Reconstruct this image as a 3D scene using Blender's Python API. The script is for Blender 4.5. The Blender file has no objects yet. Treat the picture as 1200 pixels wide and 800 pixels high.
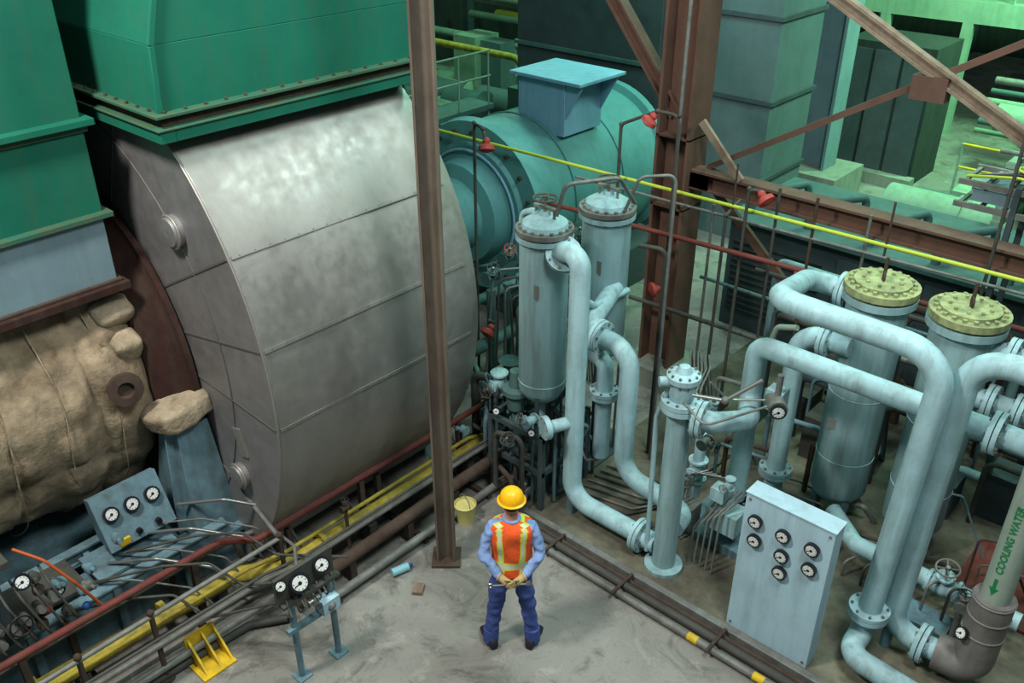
import bpy, bmesh, math, random
from mathutils import Vector, Matrix, noise, Euler
random.seed(7)
V=Vector
# ------------------------------------------------------------------ materials
def lin(h):
    h=h.lstrip('#'); o=[]
    for i in (0,2,4):
        c=int(h[i:i+2],16)/255
        o.append(c/12.92 if c<=0.04045 else ((c+0.055)/1.055)**2.4)
    return (*o,1)
def mat(name,col,rough=0.5,metal=0.0,dirt=None,amt=0.5,scale=3.0,bump=0.0,bscale=20,stretch=(1,1,1),lo=0.42,hi=0.72,grime=0.35,spec=.35):
    m=bpy.data.materials.new(name); m.use_nodes=True
    nt=m.node_tree; N=nt.nodes; L=nt.links; b=N['Principled BSDF']
    b.inputs['Roughness'].default_value=rough; b.inputs['Metallic'].default_value=metal
    b.inputs['Specular IOR Level'].default_value=spec
    c=lin(col); b.inputs['Base Color'].default_value=c
    tc=N.new('ShaderNodeTexCoord'); mp=N.new('ShaderNodeMapping')
    L.new(tc.outputs['Object'],mp.inputs['Vector']); mp.inputs['Scale'].default_value=stretch
    last=None
    def noise_(sc,src,det=9,rg=.68):
        n=N.new('ShaderNodeTexNoise'); n.inputs['Scale'].default_value=sc; n.inputs['Detail'].default_value=det; n.inputs['Roughness'].default_value=rg
        L.new(src,n.inputs['Vector']); return n.outputs['Fac']
    def rng(s,a,b_,c_,d):
        r=N.new('ShaderNodeMapRange')
        for i,v in enumerate((a,b_,c_,d)): r.inputs[i+1].default_value=v
        L.new(s,r.inputs[0]); return r.outputs[0]
    if dirt:
        f=rng(noise_(scale,mp.outputs[0]),lo,hi,0,amt)
        mx=N.new('ShaderNodeMix'); mx.data_type='RGBA'; mx.inputs[6].default_value=c; mx.inputs[7].default_value=lin(dirt)
        L.new(f,mx.inputs[0]); last=mx.outputs[2]
        if grime:
            mp2=N.new('ShaderNodeMapping'); mp2.inputs['Scale'].default_value=(9,9,.9); L.new(tc.outputs['Object'],mp2.inputs['Vector'])
            g=rng(noise_(1.0,mp2.outputs[0],6,.6),.46,.74,0,grime)
            mx2=N.new('ShaderNodeMix'); mx2.data_type='RGBA'; L.new(g,mx2.inputs[0]); L.new(last,mx2.inputs[6]); mx2.inputs[7].default_value=lin('#4d4b3e')
            g3=rng(noise_(15,tc.outputs['Object'],7,.75),.6,.74,0,min(1,grime*.9))
            mx3=N.new('ShaderNodeMix'); mx3.data_type='RGBA'; L.new(g3,mx3.inputs[0]); L.new(mx2.outputs[2],mx3.inputs[6]); mx3.inputs[7].default_value=lin('#5a4a39')
            last=mx3.outputs[2]
            rr=rng(noise_(7,tc.outputs['Object'],5,.6),.3,.7,rough,min(1,rough+.25)); L.new(rr,b.inputs['Roughness'])
        L.new(last,b.inputs['Base Color'])
    if bump:
        bp=N.new('ShaderNodeBump'); bp.inputs['Strength'].default_value=bump; bp.inputs['Distance'].default_value=0.02
        L.new(noise_(bscale,mp.outputs[0],5,.55),bp.inputs['Height']); L.new(bp.outputs[0],b.inputs['Normal'])
    return m
M={}
M['pipe']=mat('paint_pale_blue','#9cc0c6',0.4,0,'#74898a',0.6,2.2,0.05,30,grime=.5)
M['vessel']=mat('paint_vessel_blue','#90b3b7',0.42,0,'#6b8584',0.6,1.6,0.04,20,(1,1,.4),grime=.5)
M['panelpaint']=mat('paint_panel_blue','#a8c8d4',0.5,0,'#7d8f90',0.4,2.5,lo=.5,hi=.8,grime=.25)
M['lime_lit_dirty']=mat('flange_lime_lit','#a0a876',0.75,0,'#565f45',0.9,9,grime=.5)  # lime light on the cooler tops put into the base colour, dirt over it
M['green']=mat('duct_green_paint','#1b6853',0.55,0,'#165345',0.7,0.8,0.05,4,grime=.2,spec=.12)
M['greenlight']=mat('duct_green_trim','#2f5f4c',0.6,0,'#5a5a3c',0.7,6,spec=.2)
M['bluegrey']=mat('duct_blue_grey','#728a92',0.6,0,'#566d76',0.5,2,grime=.2,spec=.2)
M['oxide']=mat('red_oxide','#3c2824',0.75,0,'#241a17',0.7,4,spec=.15)
M['steel']=mat('brushed_cladding','#a19e99',0.40,0.75,'#827e77',0.6,.7,0.08,2.2,(.8,2.2,.8),grime=.1,lo=.4,hi=.72)
M['steelend']=mat('end_cladding','#949292',0.42,0.6,'#6f6d6a',0.6,1.2,.1,2.5,grime=.12)
M['seam']=mat('seam_steel','#66645f',0.6,0.4)
M['seaml']=mat('seam_steel_light','#908e86',0.5,0.5)
M['blanket']=mat('insulation_blanket','#a39278',0.95,0,'#46382a',0.85,1.7,1.0,11,lo=.38,hi=.68,grime=.5)
M['blanketb']=mat('insulation_pad','#a89a82',0.95,0,'#65573f',0.8,4,0.9,20,grime=.4)
M['brown']=mat('structural_brown','#614539',0.6,0,'#40302a',0.7,2.5,0.05,20)
M['rustpost']=mat('post_weathered','#6c6155',0.65,0.1,'#40352d',0.8,3,0.1,20,(1,1,.4),grime=.5)
M['rustbeige']=mat('brace_beige','#877866',0.75,0,'#523a2e',0.9,3)  # beige base, darker brown in noise patches
M['darkrust']=mat('dark_rust','#4b3d34',0.75,0.1,'#2a211c',0.7,6)
M['gen']=mat('generator_teal','#568f90',0.5,0,'#407476',0.6,1.2,grime=.25)
M['hood']=mat('hood_blue','#7cabc4',0.5,0,'#6289a0',0.4,2,grime=.2)
M['yellow']=mat('pipe_yellow','#aa9832',0.55,0,'#5d5528',0.8,5,grime=.6)
M['safety']=mat('safety_yellow','#d6b320',0.5,0,'#8a7424',0.5,8)
M['red']=mat('pipe_red','#6b302a',0.6,0,'#40221c',0.6,6)
M['valvered']=mat('valve_red','#a8403a',0.55,0,'#5e2a24',0.5,12)
M['gpipe']=mat('conduit_grey','#7b7d78',0.5,0.35,'#4a4841',0.7,6)
M['dpipe']=mat('pipe_dark','#4a4b46',0.6,0.2,'#2f2b26',0.6,6)
M['black']=mat('black_paint','#161819',0.5,0)
M['white']=mat('gauge_white','#cfd2cd',0.4,0)
M['glass']=mat('gauge_rim','#22262a',0.3,0.3)
M['pad']=mat('pad_concrete','#726f5e',0.8,0,'#39372f',0.95,1.5,0.25,9,lo=.36,hi=.64,grime=.6)
M['bconc']=mat('pedestal_concrete','#848b80',0.8,0,'#5d6157',0.6,2)
M['skid']=mat('skid_blue','#658691',0.6,0,'#414f54',0.8,3,grime=.6)
M['slate']=mat('machine_slate','#3d4c50',0.6,0,'#293133',0.7,2)
M['teal']=mat('machine_teal','#4a6967',0.6,0,'#2f4645',0.6,1.5)
M['duct']=mat('duct_galvanised','#5b7073',0.55,0.1,'#425456',0.6,1.2,grime=.2)
M['dteal']=mat('wall_teal','#27322f',0.8,0,'#1a2221',0.6,.7)
M['ltgreen']=mat('lit_green_paint','#84a08a',0.65,0,'#5f7d69',0.7,1,grime=.3)  # pale green paint, with green lamplight also put into the colour
M['copper']=mat('tubing_steel','#8d8f8a',0.35,0.7)
M['insul']=mat('insulated_metal','#827e7b',0.55,0.3,'#5a5350',0.7,4,0.1,20)
M['gtext']=mat('stencil_green','#127845',0.6)
M['cwpipe']=mat('cooling_pipe_sage','#93a496',0.5,0,'#76847a',0.6,3)
M['orange']=mat('hose_orange','#a84f22',0.6)
M['bucket']=mat('plastic_cream','#c4bb74',0.5)
M['bottle']=mat('plastic_cyan','#7fb0ba',0.25)
M['bluep']=mat('blue_enamel','#1f4078',0.5)
M['lime']=mat('cable_lime','#a9b73a',0.6)
M['jeans']=mat('denim','#3f5290',0.9,0,'#2d3b6c',0.7,10,0.5,45,grime=0)
M['shirt']=mat('shirt_blue','#839dca',0.9,0,'#5a74a8',0.6,12,0.6,22,grime=0)
M['vest']=mat('vest_orange','#ea5a22',0.8,0,'#c2481c',0.6,9,0.4,20,grime=0)
M['hivis']=mat('reflective_lime','#c4d350',0.6)
M['silver']=mat('reflective_silver','#c6c9c0',0.4)
M['skin']=mat('skin','#b98064',0.6)
M['glove']=mat('glove_tan','#b09868',0.85)
M['hat']=mat('hardhat_yellow','#efb014',0.35)
M['hair']=mat('hair_dark','#2a1d14',0.8)
M['boot']=mat('boot_dark','#1d1f2b',0.6)
def floor_mat():
    m=bpy.data.materials.new('floor_concrete');m.use_nodes=True;nt=m.node_tree;N=nt.nodes;L=nt.links;b=N['Principled BSDF']
    tc=N.new('ShaderNodeTexCoord')
    def nz(s,d=10,r=.65,w=0):
        n=N.new('ShaderNodeTexNoise');n.inputs['Scale'].default_value=s;n.inputs['Detail'].default_value=d;n.inputs['Roughness'].default_value=r;n.inputs['Distortion'].default_value=w
        L.new(tc.outputs['Object'],n.inputs['Vector']);return n.outputs['Fac']
    def layer(prev,fac,a,bb,amt,col):
        r=N.new('ShaderNodeMapRange');r.inputs[1].default_value=a;r.inputs[2].default_value=bb;r.inputs[4].default_value=amt;L.new(fac,r.inputs[0])
        x=N.new('ShaderNodeMix');x.data_type='RGBA';L.new(r.outputs[0],x.inputs[0])
        if isinstance(prev,str): x.inputs[6].default_value=lin(prev)
        else: L.new(prev,x.inputs[6])
        x.inputs[7].default_value=lin(col);return x.outputs[2]
    o=layer('#85837c',nz(.6,8,.6,.4),.42,.62,.7,'#686660')
    o=layer(o,nz(1.7,12,.75,1.2),.5,.64,.8,'#4a4841')
    o=layer(o,nz(3.1,10,.7,.5),.56,.66,.5,'#a09d94')
    o=layer(o,nz(12,8,.8),.55,.7,.55,'#4c4942')
    o=layer(o,nz(45,3,.6),.6,.7,.4,'#3b3832')
    L.new(o,b.inputs['Base Color'])
    r=N.new('ShaderNodeMapRange');r.inputs[1].default_value=.4;r.inputs[2].default_value=.65;r.inputs[3].default_value=.75;r.inputs[4].default_value=.4;L.new(nz(.9,8,.65,1),r.inputs[0]);L.new(r.outputs[0],b.inputs['Roughness'])
    bp=N.new('ShaderNodeBump');bp.inputs['Strength'].default_value=.15;bp.inputs['Distance'].default_value=.02;L.new(nz(8),bp.inputs['Height']);L.new(bp.outputs[0],b.inputs['Normal'])
    return m
M['concrete']=floor_mat()

# ------------------------------------------------------------------ builder
def frame(ax):
    ax=V(ax).normalized()
    t=V((0,0,1)) if abs(ax.z)<0.9 else V((1,0,0))
    u=ax.cross(t).normalized(); return u,ax.cross(u).normalized(),ax
class B:
    def __init__(s,name): s.n=name; s.v=[];s.f=[];s.mi=[];s.sm=[];s.mats=[]
    def m(s,k):
        if k not in s.mats: s.mats.append(k)
        return s.mats.index(k)
    def add(s,vs,fs,k,smooth=False):
        o=len(s.v); s.v+= [tuple(x) for x in vs]; i=s.m(k)
        for f in fs: s.f.append(tuple(o+a for a in f)); s.mi.append(i); s.sm.append(smooth)
    def hexa(s,p,k):
        s.add(p,[(3,2,1,0),(4,5,6,7),(0,1,5,4),(1,2,6,5),(2,3,7,6),(3,0,4,7)],k)
    def box(s,c,d,k,rz=0,rot=None):
        c=V(c); R=rot if rot else Matrix.Rotation(rz,3,'Z'); h=V(d)/2
        P=[V((x*h.x,y*h.y,z*h.z)) for z in(-1,1) for x,y in((-1,-1),(1,-1),(1,1),(-1,1))]
        s.hexa([c+R@p for p in P],k)
    def bb(s,a,b,k): s.box([(a[i]+b[i])/2 for i in range(3)],[abs(b[i]-a[i]) for i in range(3)],k)
    def bar(s,p0,p1,w,h,k,up=(0,0,1)):
        p0=V(p0);p1=V(p1);a=(p1-p0);L=a.length;a.normalize();u=V(up)
        sd=a.cross(u).normalized(); u=sd.cross(a).normalized()
        R=Matrix((a,sd,u)).transposed(); s.box((p0+p1)/2,(L,w,h),k,rot=R)
    def hbeam(s,p0,p1,w,h,k,up=(0,0,1),t=0.03):
        p0=V(p0);p1=V(p1);a=(p1-p0).normalized();u=V(up);sd=a.cross(u).normalized();u=sd.cross(a).normalized()
        s.bar(p0+u*(h/2-t/2),p1+u*(h/2-t/2),w,t,k,u);s.bar(p0-u*(h/2-t/2),p1-u*(h/2-t/2),w,t,k,u)
        s.bar(p0,p1,t,h-2*t,k,u)
    def rings(s,R,k,smooth=True,cap0=True,cap1=True):
        n=len(R[0]); vs=[p for r in R for p in r]; fs=[]
        for i in range(len(R)-1):
            for j in range(n):
                a=i*n+j;b=i*n+(j+1)%n; fs.append((a,b,b+n,a+n))
        s.add(vs,fs,k,smooth)
        if cap0: s.add(R[0],[tuple(range(n))[::-1]],k)
        if cap1: s.add(R[-1],[tuple(range(n))],k)
    def lathe(s,p0,ax,prof,k,seg=28):
        u,v,a=frame(ax);p0=V(p0);RR=[]
        for d,r in prof:
            RR.append([p0+a*d+(u*math.cos(2*math.pi*j/seg)+v*math.sin(2*math.pi*j/seg))*max(r,1e-4) for j in range(seg)])
        s.rings(RR,k)
    def cyl(s,p0,p1,r,k,r1=None,seg=20):
        p0=V(p0);p1=V(p1);L=(p1-p0).length
        s.lathe(p0,p1-p0,[(0,r),(L,r if r1 is None else r1)],k,seg)
    def ball(s,c,r,k,seg=14,sc=(1,1,1)):
        c=V(c);RR=[]
        for i in range(1,seg):
            t=math.pi*i/seg
            RR.append([c+V((r*sc[0]*math.sin(t)*math.cos(2*math.pi*j/seg),r*sc[1]*math.sin(t)*math.sin(2*math.pi*j/seg),-r*sc[2]*math.cos(t))) for j in range(seg)])
        s.rings(RR,k)
    def tube(s,pts,r,k,bend=0.15,seg=14,caps=True):
        P=[V(p) for p in pts]; path=[P[0]]
        for i in range(1,len(P)-1):
            a=(P[i-1]-P[i]);b=(P[i+1]-P[i]);la=a.length;lb=b.length;a.normalize();b.normalize()
            ang=a.angle(b)
            if ang>3.1: path.append(P[i]);continue
            tl=min(bend/math.tan(ang/2),la*.49,lb*.49); R=tl*math.tan(ang/2)
            c=P[i]+(a+b).normalized()*(R/math.sin(ang/2))
            s0=P[i]+a*tl-c; s1=P[i]+b*tl-c; N=8
            om=s0.angle(s1)
            for q in range(N+1):
                t=q/N; path.append(c+(s0*math.sin((1-t)*om)+s1*math.sin(t*om))/math.sin(om))
        path.append(P[-1])
        rad=r if isinstance(r,(list,tuple)) else None
        t0=(path[1]-path[0]).normalized();u,v,_=frame(t0);RR=[]
        for i,p in enumerate(path):
            t=(path[min(i+1,len(path)-1)]-path[max(i-1,0)]).normalized()
            u=(u-t*u.dot(t)).normalized(); v=t.cross(u)
            rr=rad[0]+(rad[1]-rad[0])*i/(len(path)-1) if rad else r
            RR.append([p+(u*math.cos(2*math.pi*j/seg)+v*math.sin(2*math.pi*j/seg))*rr for j in range(seg)])
        s.rings(RR,k,True,caps,caps)
    def torus(s,c,ax,R,r,k,seg=24,s2=8):
        u,v,a=frame(ax);c=V(c);RR=[]
        for i in range(seg+1):
            t=2*math.pi*i/seg;d=u*math.cos(t)+v*math.sin(t)
            RR.append([c+d*(R+r*math.cos(2*math.pi*j/s2))+a*r*math.sin(2*math.pi*j/s2) for j in range(s2)])
        s.rings(RR,k,True,False,False)
    def flange(s,c,ax,r,th,k,nb=12,bk=None,br=None):
        u,v,a=frame(ax);c=V(c);br=br or r*0.07
        s.cyl(c-a*th/2,c+a*th/2,r,k,seg=28)
        for i in range(nb):
            t=2*math.pi*(i+.5)/nb;d=(u*math.cos(t)+v*math.sin(t))*r*.84
            s.cyl(c+d-a*(th/2+br*1.3),c+d+a*(th/2+br*1.3),br,bk or k,seg=6)
    def wheel(s,c,ax,R,k,r=None):
        u,v,a=frame(ax);c=V(c);r=r or R*.1
        s.torus(c,ax,R,r,k,20,6)
        for i in range(4):
            t=math.pi*i/2+.4;s.cyl(c,c+(u*math.cos(t)+v*math.sin(t))*R,r*.7,k,seg=6)
        s.cyl(c-a*r*2,c+a*r*2,R*.22,k,seg=10)
    def valve(s,c,ax,r,k,wk,wax=(0,0,1)):
        c=V(c);a=V(ax).normalized();w=V(wax).normalized()
        s.flange(c-a*r*1.7,ax,r*1.5,r*.35,k,8);s.flange(c+a*r*1.7,ax,r*1.5,r*.35,k,8)
        s.lathe(c-a*r*1.7,a,[(0,r*.9),(r*1.1,r*1.15),(r*1.7,r*1.3),(r*2.3,r*1.15),(r*3.4,r*.9)],k,18)
        s.cyl(c,c+w*r*2.2,r*.7,k,seg=14);s.flange(c+w*r*1.9,wax,r*1.1,r*.3,k,6)
        s.cyl(c+w*r*2,c+w*r*3.8,r*.22,'copper',seg=8);s.wheel(c+w*r*3.5,wax,r*1.35,wk)
    def gauge(s,c,n,r):
        c=V(c);u,v,a=frame(n)
        s.cyl(c,c+a*r*.5,r,'glass',seg=24);s.cyl(c+a*r*.5,c+a*r*.53,r*.74,'white',seg=24)
        s.cyl(c+a*r*.53,c+a*r*.55,r*.2,'black',seg=12)
        s.bar(c+a*r*.56-u*r*.1,c+a*r*.56+(u*.6+v*.3)*r*.9,r*.1,r*.03,'black',a)
        for q in range(9):
            t=q*.6;d=u*math.cos(t)+v*math.sin(t);s.bar(c+a*r*.55+d*r*.55,c+a*r*.55+d*r*.7,r*.07,r*.02,'black',a)
    def done(s,ang=35,bevel=0,parent=None):
        me=bpy.data.meshes.new(s.n);me.from_pydata(s.v,[],s.f);
        for k in s.mats: me.materials.append(M[k])
        me.polygons.foreach_set('material_index',s.mi);me.polygons.foreach_set('use_smooth',s.sm)
        try: me.set_sharp_from_angle(angle=math.radians(ang))
        except Exception: pass
        me.update();ob=bpy.data.objects.new(s.n,me);bpy.context.collection.objects.link(ob)
        if bevel:
            b=ob.modifiers.new('bev','BEVEL');b.width=bevel;b.segments=2;b.limit_method='ANGLE';b.angle_limit=math.radians(50)
        if parent: ob.parent=parent
        return ob
# ------------------------------------------------------------------ shell
b=B('floor'); b.bb((-26,-14,-.3),(26,40,0),'concrete'); b.done()
b=B('wall_back'); b.bb((-26,30,0),(26,30.4,16),'dteal')
for i in range(16): b.bb((-25+i*3.2,29.8,0),(-24.7+i*3.2,30,16),'slate')
b.done()
b=B('wall_left'); b.bb((-18.4,-14,0),(-18,30,16),'dteal')
for i in range(13): b.bb((-18,-13+i*3.4,0),(-17.8,-12.7+i*3.4,16),'slate')
b.done()
b=B('equipment_plinth'); b.bb((-1.15,1.5,0),(6.5,6.7,.06),'pad')
b.bb((-1.2,1.42,0),(6.5,1.5,.09),'gpipe'); b.done(bevel=.01)

# ------------------------------------------------------------------ exhaust drum
DX,DZ,DR=-4.95,2.25,3.05
b=B('exhaust_hood_drum'); y0,y1=-1.0,1.7
def dpt(t,y,r=DR): return V((DX+r*math.cos(t),y,DZ+r*math.sin(t)))
seg=120
R=[]
for y,r in [(y0,DR),(y0+.001,DR)]+[(y0+.12*i,DR) for i in range(1,20)]+[(y1-.25,DR),(y1-.08,DR-.05),(y1,DR-.2)]:
    R.append([dpt(2*math.pi*j/seg,y,r+(noise.noise(V((3*math.cos(6.283*j/seg)*1.3,y*1.6,3*math.sin(6.283*j/seg)*1.3)))*.018 if y0+.1<y<y1-.3 else 0)) for j in range(seg)][::-1])
b.rings(R,'steel',True,False,True)
b.lathe((DX,y0,DZ),(0,-1,0),[(0,DR),(.03,DR-.015),(.035,0.5)],'steelend',96)
b.torus((DX,y0-.02,DZ),(0,1,0),DR-.01,.012,'seaml',96,6)
for a in (28,12,-3,-30,64):
    t=math.radians(a); 
    p=dpt(t,y0,DR+.008);q=dpt(t,y1-.25,DR+.008); n=V((math.cos(t),0,math.sin(t)));tg=V((-n.z,0,n.x))
    b.bar(p,q,.03,.008,'steel',n); b.bar(p-tg*.018,q-tg*.018,.008,.012,'seam',n)
    for i in range(16):
        c=p.lerp(q,(i+.5)/16); b.cyl(c,c+n*.007,.006,'seam',seg=6)
    e0=dpt(t,y0-.036,DR-.02);e1=dpt(t,y0-.036,1.6); b.bar(e0,e1,.018,.008,'seam',(0,-1,0))
b.torus((DX,y0-.036,DZ),(0,1,0),2.35,.006,'seam',96,6)
for (x,z,r) in ((-3.05,3.72,.15),(-2.66,1.23,.13)):
    b.cyl((x,y0,z),(x,y0-.09,z),r,'steelend',seg=32);b.torus((x,y0-.09,z),(0,1,0),r,.014,'seaml',32,8)
    b.lathe((x,y0-.09,z),(0,-1,0),[(0,r),(.03,r*.85),(.04,r*.3)],'steelend',28)
b.bar((-2.62,y0-.04,1.8),(-2.55,y0-.04,1.5),.12,.02,'seaml',(0,-1,0))
for y in (-.6,1.2): b.bb((DX-1.8,y-.15,-0.0),(DX+1.8,y+.15,.1),'slate')
b.done(30)
# ------------------------------------------------------------------ transition duct
b=B('exhaust_transition_duct')
def sect(z,x,ya): return [V(p) for p in((-6.4,ya,z),(x,ya,z),(x,1.72,z),(-6.4,1.72,z))]
b.hexa(sect(4.74,-2.78,-1.12)+sect(5.34,-2.80,-1.08),'green')
b.hexa(sect(5.34,-2.80,-1.08)+sect(8.5,-2.95,-.1),'green')
def frm(z,th,ex,k,bolt=True):
    x0,x1,ya,yb=-6.45,-2.78+ex,-1.1-ex,1.72+ex
    b.bb((x0,ya,z),(x1,ya+.14,z+th),k);b.bb((x1-.14,ya+.14,z),(x1,yb,z+th),k)
    b.bb((x0,yb-.1,z),(x1-.14,yb,z+th),k)
    if bolt:
        for i in range(16):
            y=ya+.1+i*(yb-ya-.2)/15; b.cyl((x1-.05,y,z+th),(x1-.05,y,z+th+.02),.016,'darkrust',seg=6)
        for i in range(14):
            x=x1-.2-i*.18; b.cyl((x,ya+.05,z+th),(x,ya+.05,z+th+.02),.016,'darkrust',seg=6)
frm(4.80,.03,.10,'greenlight');frm(4.72,.06,.03,'darkrust',False);frm(4.60,.10,.09,'green',False);frm(4.70,.02,.11,'greenlight',False)
b.bb((-6.4,-.97,4.2),(-3.0,1.68,4.62),'green')
b.bar((-2.77,-1.12,4.8),(-2.79,-1.08,5.34),.05,.05,'green',(1,0,0));b.bar((-2.79,-1.08,5.34),(-2.94,-.1,8.5),.05,.05,'green',(1,0,0))
b.done(bevel=.006)
b=B('intake_duct')
e=-1.4
b.bb((-6.5,-6.5,3.85),(-3.6,e,8.5),'green')
b.bb((-6.5,-6.5,3.22),(-3.58,e-.02,3.82),'bluegrey')
b.bb((-6.6,-6.6,3.12),(-3.50,e+.06,3.2),'oxide');b.bb((-6.55,-6.6,3.2),(-3.55,e+.02,3.23),'darkrust')
b.bb((-6.6,-6.6,3.82),(-3.52,e+.06,3.87),'greenlight')
b.bb((-6.6,-6.6,4.64),(-3.50,e+.07,4.70),'green');b.bb((-6.55,-6.6,4.58),(-3.57,e+.03,4.64),'greenlight')
b.done(bevel=.008)
# ------------------------------------------------------------------ insulated turbine
b=B('insulated_turbine')
TX,TZ,TR=-4.95,2.0,1.5
R=[];n=150;ys=[ -6.5+i*(5.2/140) for i in range(141)]
def tr(y,t):
    r=TR
    if y>-1.55: r=TR-(.9*max(0,(y+1.55)/.25))**2*.35
    p=V((math.cos(t)*1.6,y*1.6,math.sin(t)*1.6))
    r+=noise.noise(p*1.2)*.09+noise.noise(p*3.5)*.04+noise.noise(p*8)*.014
    r+=.035*abs(math.sin((y+.1)*math.pi/.46))*abs(math.sin(t*math.pi/.32))
    for sy in (-1.9,-2.75,-3.7,-4.7):
        r-=.05*math.exp(-((y-sy+.03*math.sin(5*t))/.03)**2)
    for st in (.45,-.35,1.2,-1.0):
        r-=.04*math.exp(-((t-st+.04*math.sin(3*y))/.02)**2)
    return r
for y in ys:
    R.append([V((TX+tr(y,t)*math.cos(t),y,TZ+tr(y,t)*math.sin(t))) for t in [math.pi-2*math.pi*j/n for j in range(n)]])
b.rings(R,'blanket')
b.lathe((TX,-1.06,TZ),(0,-1,0),[(0,1.80),(.06,1.80),(.07,1.7),(.3,1.55),(.31,.5)],'oxide',64)
def pad(c,d,rot,k='blanketb'):
    c=V(c);Rm=Euler(rot).to_matrix();N=18;RR=[]
    for i in range(1,N):
        ph=math.pi*i/N;ring=[]
        for j in range(N*2):
            t=math.pi*j/N
            e=lambda w:math.copysign(abs(w)**.5,w)
            p=V((d[0]*e(math.sin(ph))*e(math.cos(t)),d[1]*e(math.sin(ph))*e(math.sin(t)),-d[2]*e(math.cos(ph))))
            p*=1+.12*noise.noise(p*6+c)+.04*noise.noise(p*18+c)
            ring.append(c+Rm@p)
        RR.append(ring)
    b.rings(RR,k)
pad((-3.22,-1.3,1.86),(.26,.3,.13),(.1,-.2,.1))
pad((-3.72,-1.5,2.85),(.14,.19,.14),(.2,.7,.1))
pad((-3.58,-1.5,2.55),(.13,.14,.14),(.1,.5,0))
b.lathe((-3.7,-1.6,2.2),(1,-.25,.15),[(0,.17),(.2,.17),(.22,.11),(.36,.11),(.37,.16),(.43,.16),(.44,.08),(.39,.07),(.39,0)],'darkrust',24)
for i in range(9):
    y=-1.75-.5*i; 
    b.tube([(TX+(TR+.045)*math.cos(t),y+.02*math.sin(7*t),TZ+(TR+.045)*math.sin(t)) for t in [-1.2+.1*q for q in range(28)]],.006,'blanketb',.05,6)
b.done(60)
b=B('turbine_pedestal')
b.hexa([V(p) for p in((-3.75,-1.5,.45),(-2.95,-1.5,.45),(-2.95,-1.0,.45),(-3.75,-1.0,.45),(-3.42,-1.42,1.72),(-3.08,-1.42,1.72),(-3.08,-1.08,1.72),(-3.42,-1.08,1.72))],'skid')
b.bb((-3.85,-1.6,.4),(-2.85,-.95,.46),'skid')
b.bar((-3.18,-1.52,.5),(-3.18,-1.44,1.7),.02,.12,'skid',(0,-1,0))
b.done(bevel=.006)
b=B('turbine_base_skid')
b.bb((-5.2,-6.3,0),(-2.95,-.95,.4),'skid')
b.hbeam((-2.9,-6.3,.5),(-2.9,-1.2,.5),.12,.22,'skid')
b.hbeam((-3.5,-6.3,.62),(-3.5,-1.7,.62),.1,.16,'skid')
for y in (-5.6,-4.8,-4,-3.2,-2.4,-1.7): b.bar((-3.5,y,.6),(-2.9,y,.55),.06,.08,'skid'); b.bb((-2.98,y-.04,0),(-2.86,y+.04,.6),'skid')
b.bb((-3.45,-3.9,.66),(-2.95,-2.6,.7),'dpipe')
b.bb((-3.4,-2.5,.62),(-2.95,-1.7,.66),'skid')
b.done(bevel=.005)
b=B('turbine_gauge_box')
b.hexa([V(p) for p in((-3.3,-2.3,.85),(-3.05,-2.3,.8),(-3.05,-1.62,.8),(-3.3,-1.62,.85),(-3.4,-2.3,1.26),(-3.3,-2.3,1.3),(-3.3,-1.62,1.3),(-3.4,-1.62,1.26))],'skid')
nn=V((.9,0,.43)).normalized()
for i in range(3):
    b.gauge(V((-3.2,-2.17+i*.21,1.12))+nn*.01,nn,.075)
b.bb((-3.06,-2.2,.83),(-3.03,-2.1,.9),'safety')
for y in (-2.0,-1.8): b.cyl((-3.06,y,.9),(-3.02,y,.9),.03,'black',seg=12)
b.cyl((-3.2,-2.2,.4),(-3.2,-2.2,.85),.04,'skid');b.cyl((-3.2,-1.75,.4),(-3.2,-1.75,.85),.04,'skid')
b.done(bevel=.004)
b=B('turbine_control_linkage')
b.bb((-3.1,-3.6,.7),(-2.8,-3.3,1.5),'slate');b.bb((-3.3,-3.75,1.5),(-2.7,-3.2,1.56),'dpipe')
for i in range(7):
    y=-3.7+i*.12; b.cyl((-2.78,y,.7+.05*i),(-2.6,y,.75+.05*i),.035,'copper');b.tube([(-2.8,y,1.3),(-2.6,y,1.2),(-2.55,y+.1,.8),(-2.7,y+.15,.6)],.012,'dpipe',.08)
for i in range(16):
    y=-3.7+random.random()*1.4;z=.7+random.random()*.6;b.lathe((-2.8,y,z),(1,random.uniform(-.3,.3),random.uniform(0,.4)),[(0,.03),(.05,.03),(.06,.05),(.1,.05),(.11,.02),(.15,.02)],random.choice(['copper','dpipe','skid','gpipe','darkrust']),12)
b.gauge((-2.7,-3.15,1.3),(.8,-.3,.5),.07);b.gauge((-2.75,-2.9,1.0),(.8,-.3,.5),.06)
b.tube([(-2.9,-3.1,1.5),(-2.7,-2.95,1.4),(-2.6,-2.8,1.1),(-2.6,-2.6,.6)],.014,'orange',.15)
b.ball((-2.7,-3.05,.9),.05,'valvered',10);b.ball((-2.65,-2.75,.75),.04,'bluep',10)
b.wheel((-2.55,-3.3,1.0),(1,0,.2),.09,'black')
b.done()
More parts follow.
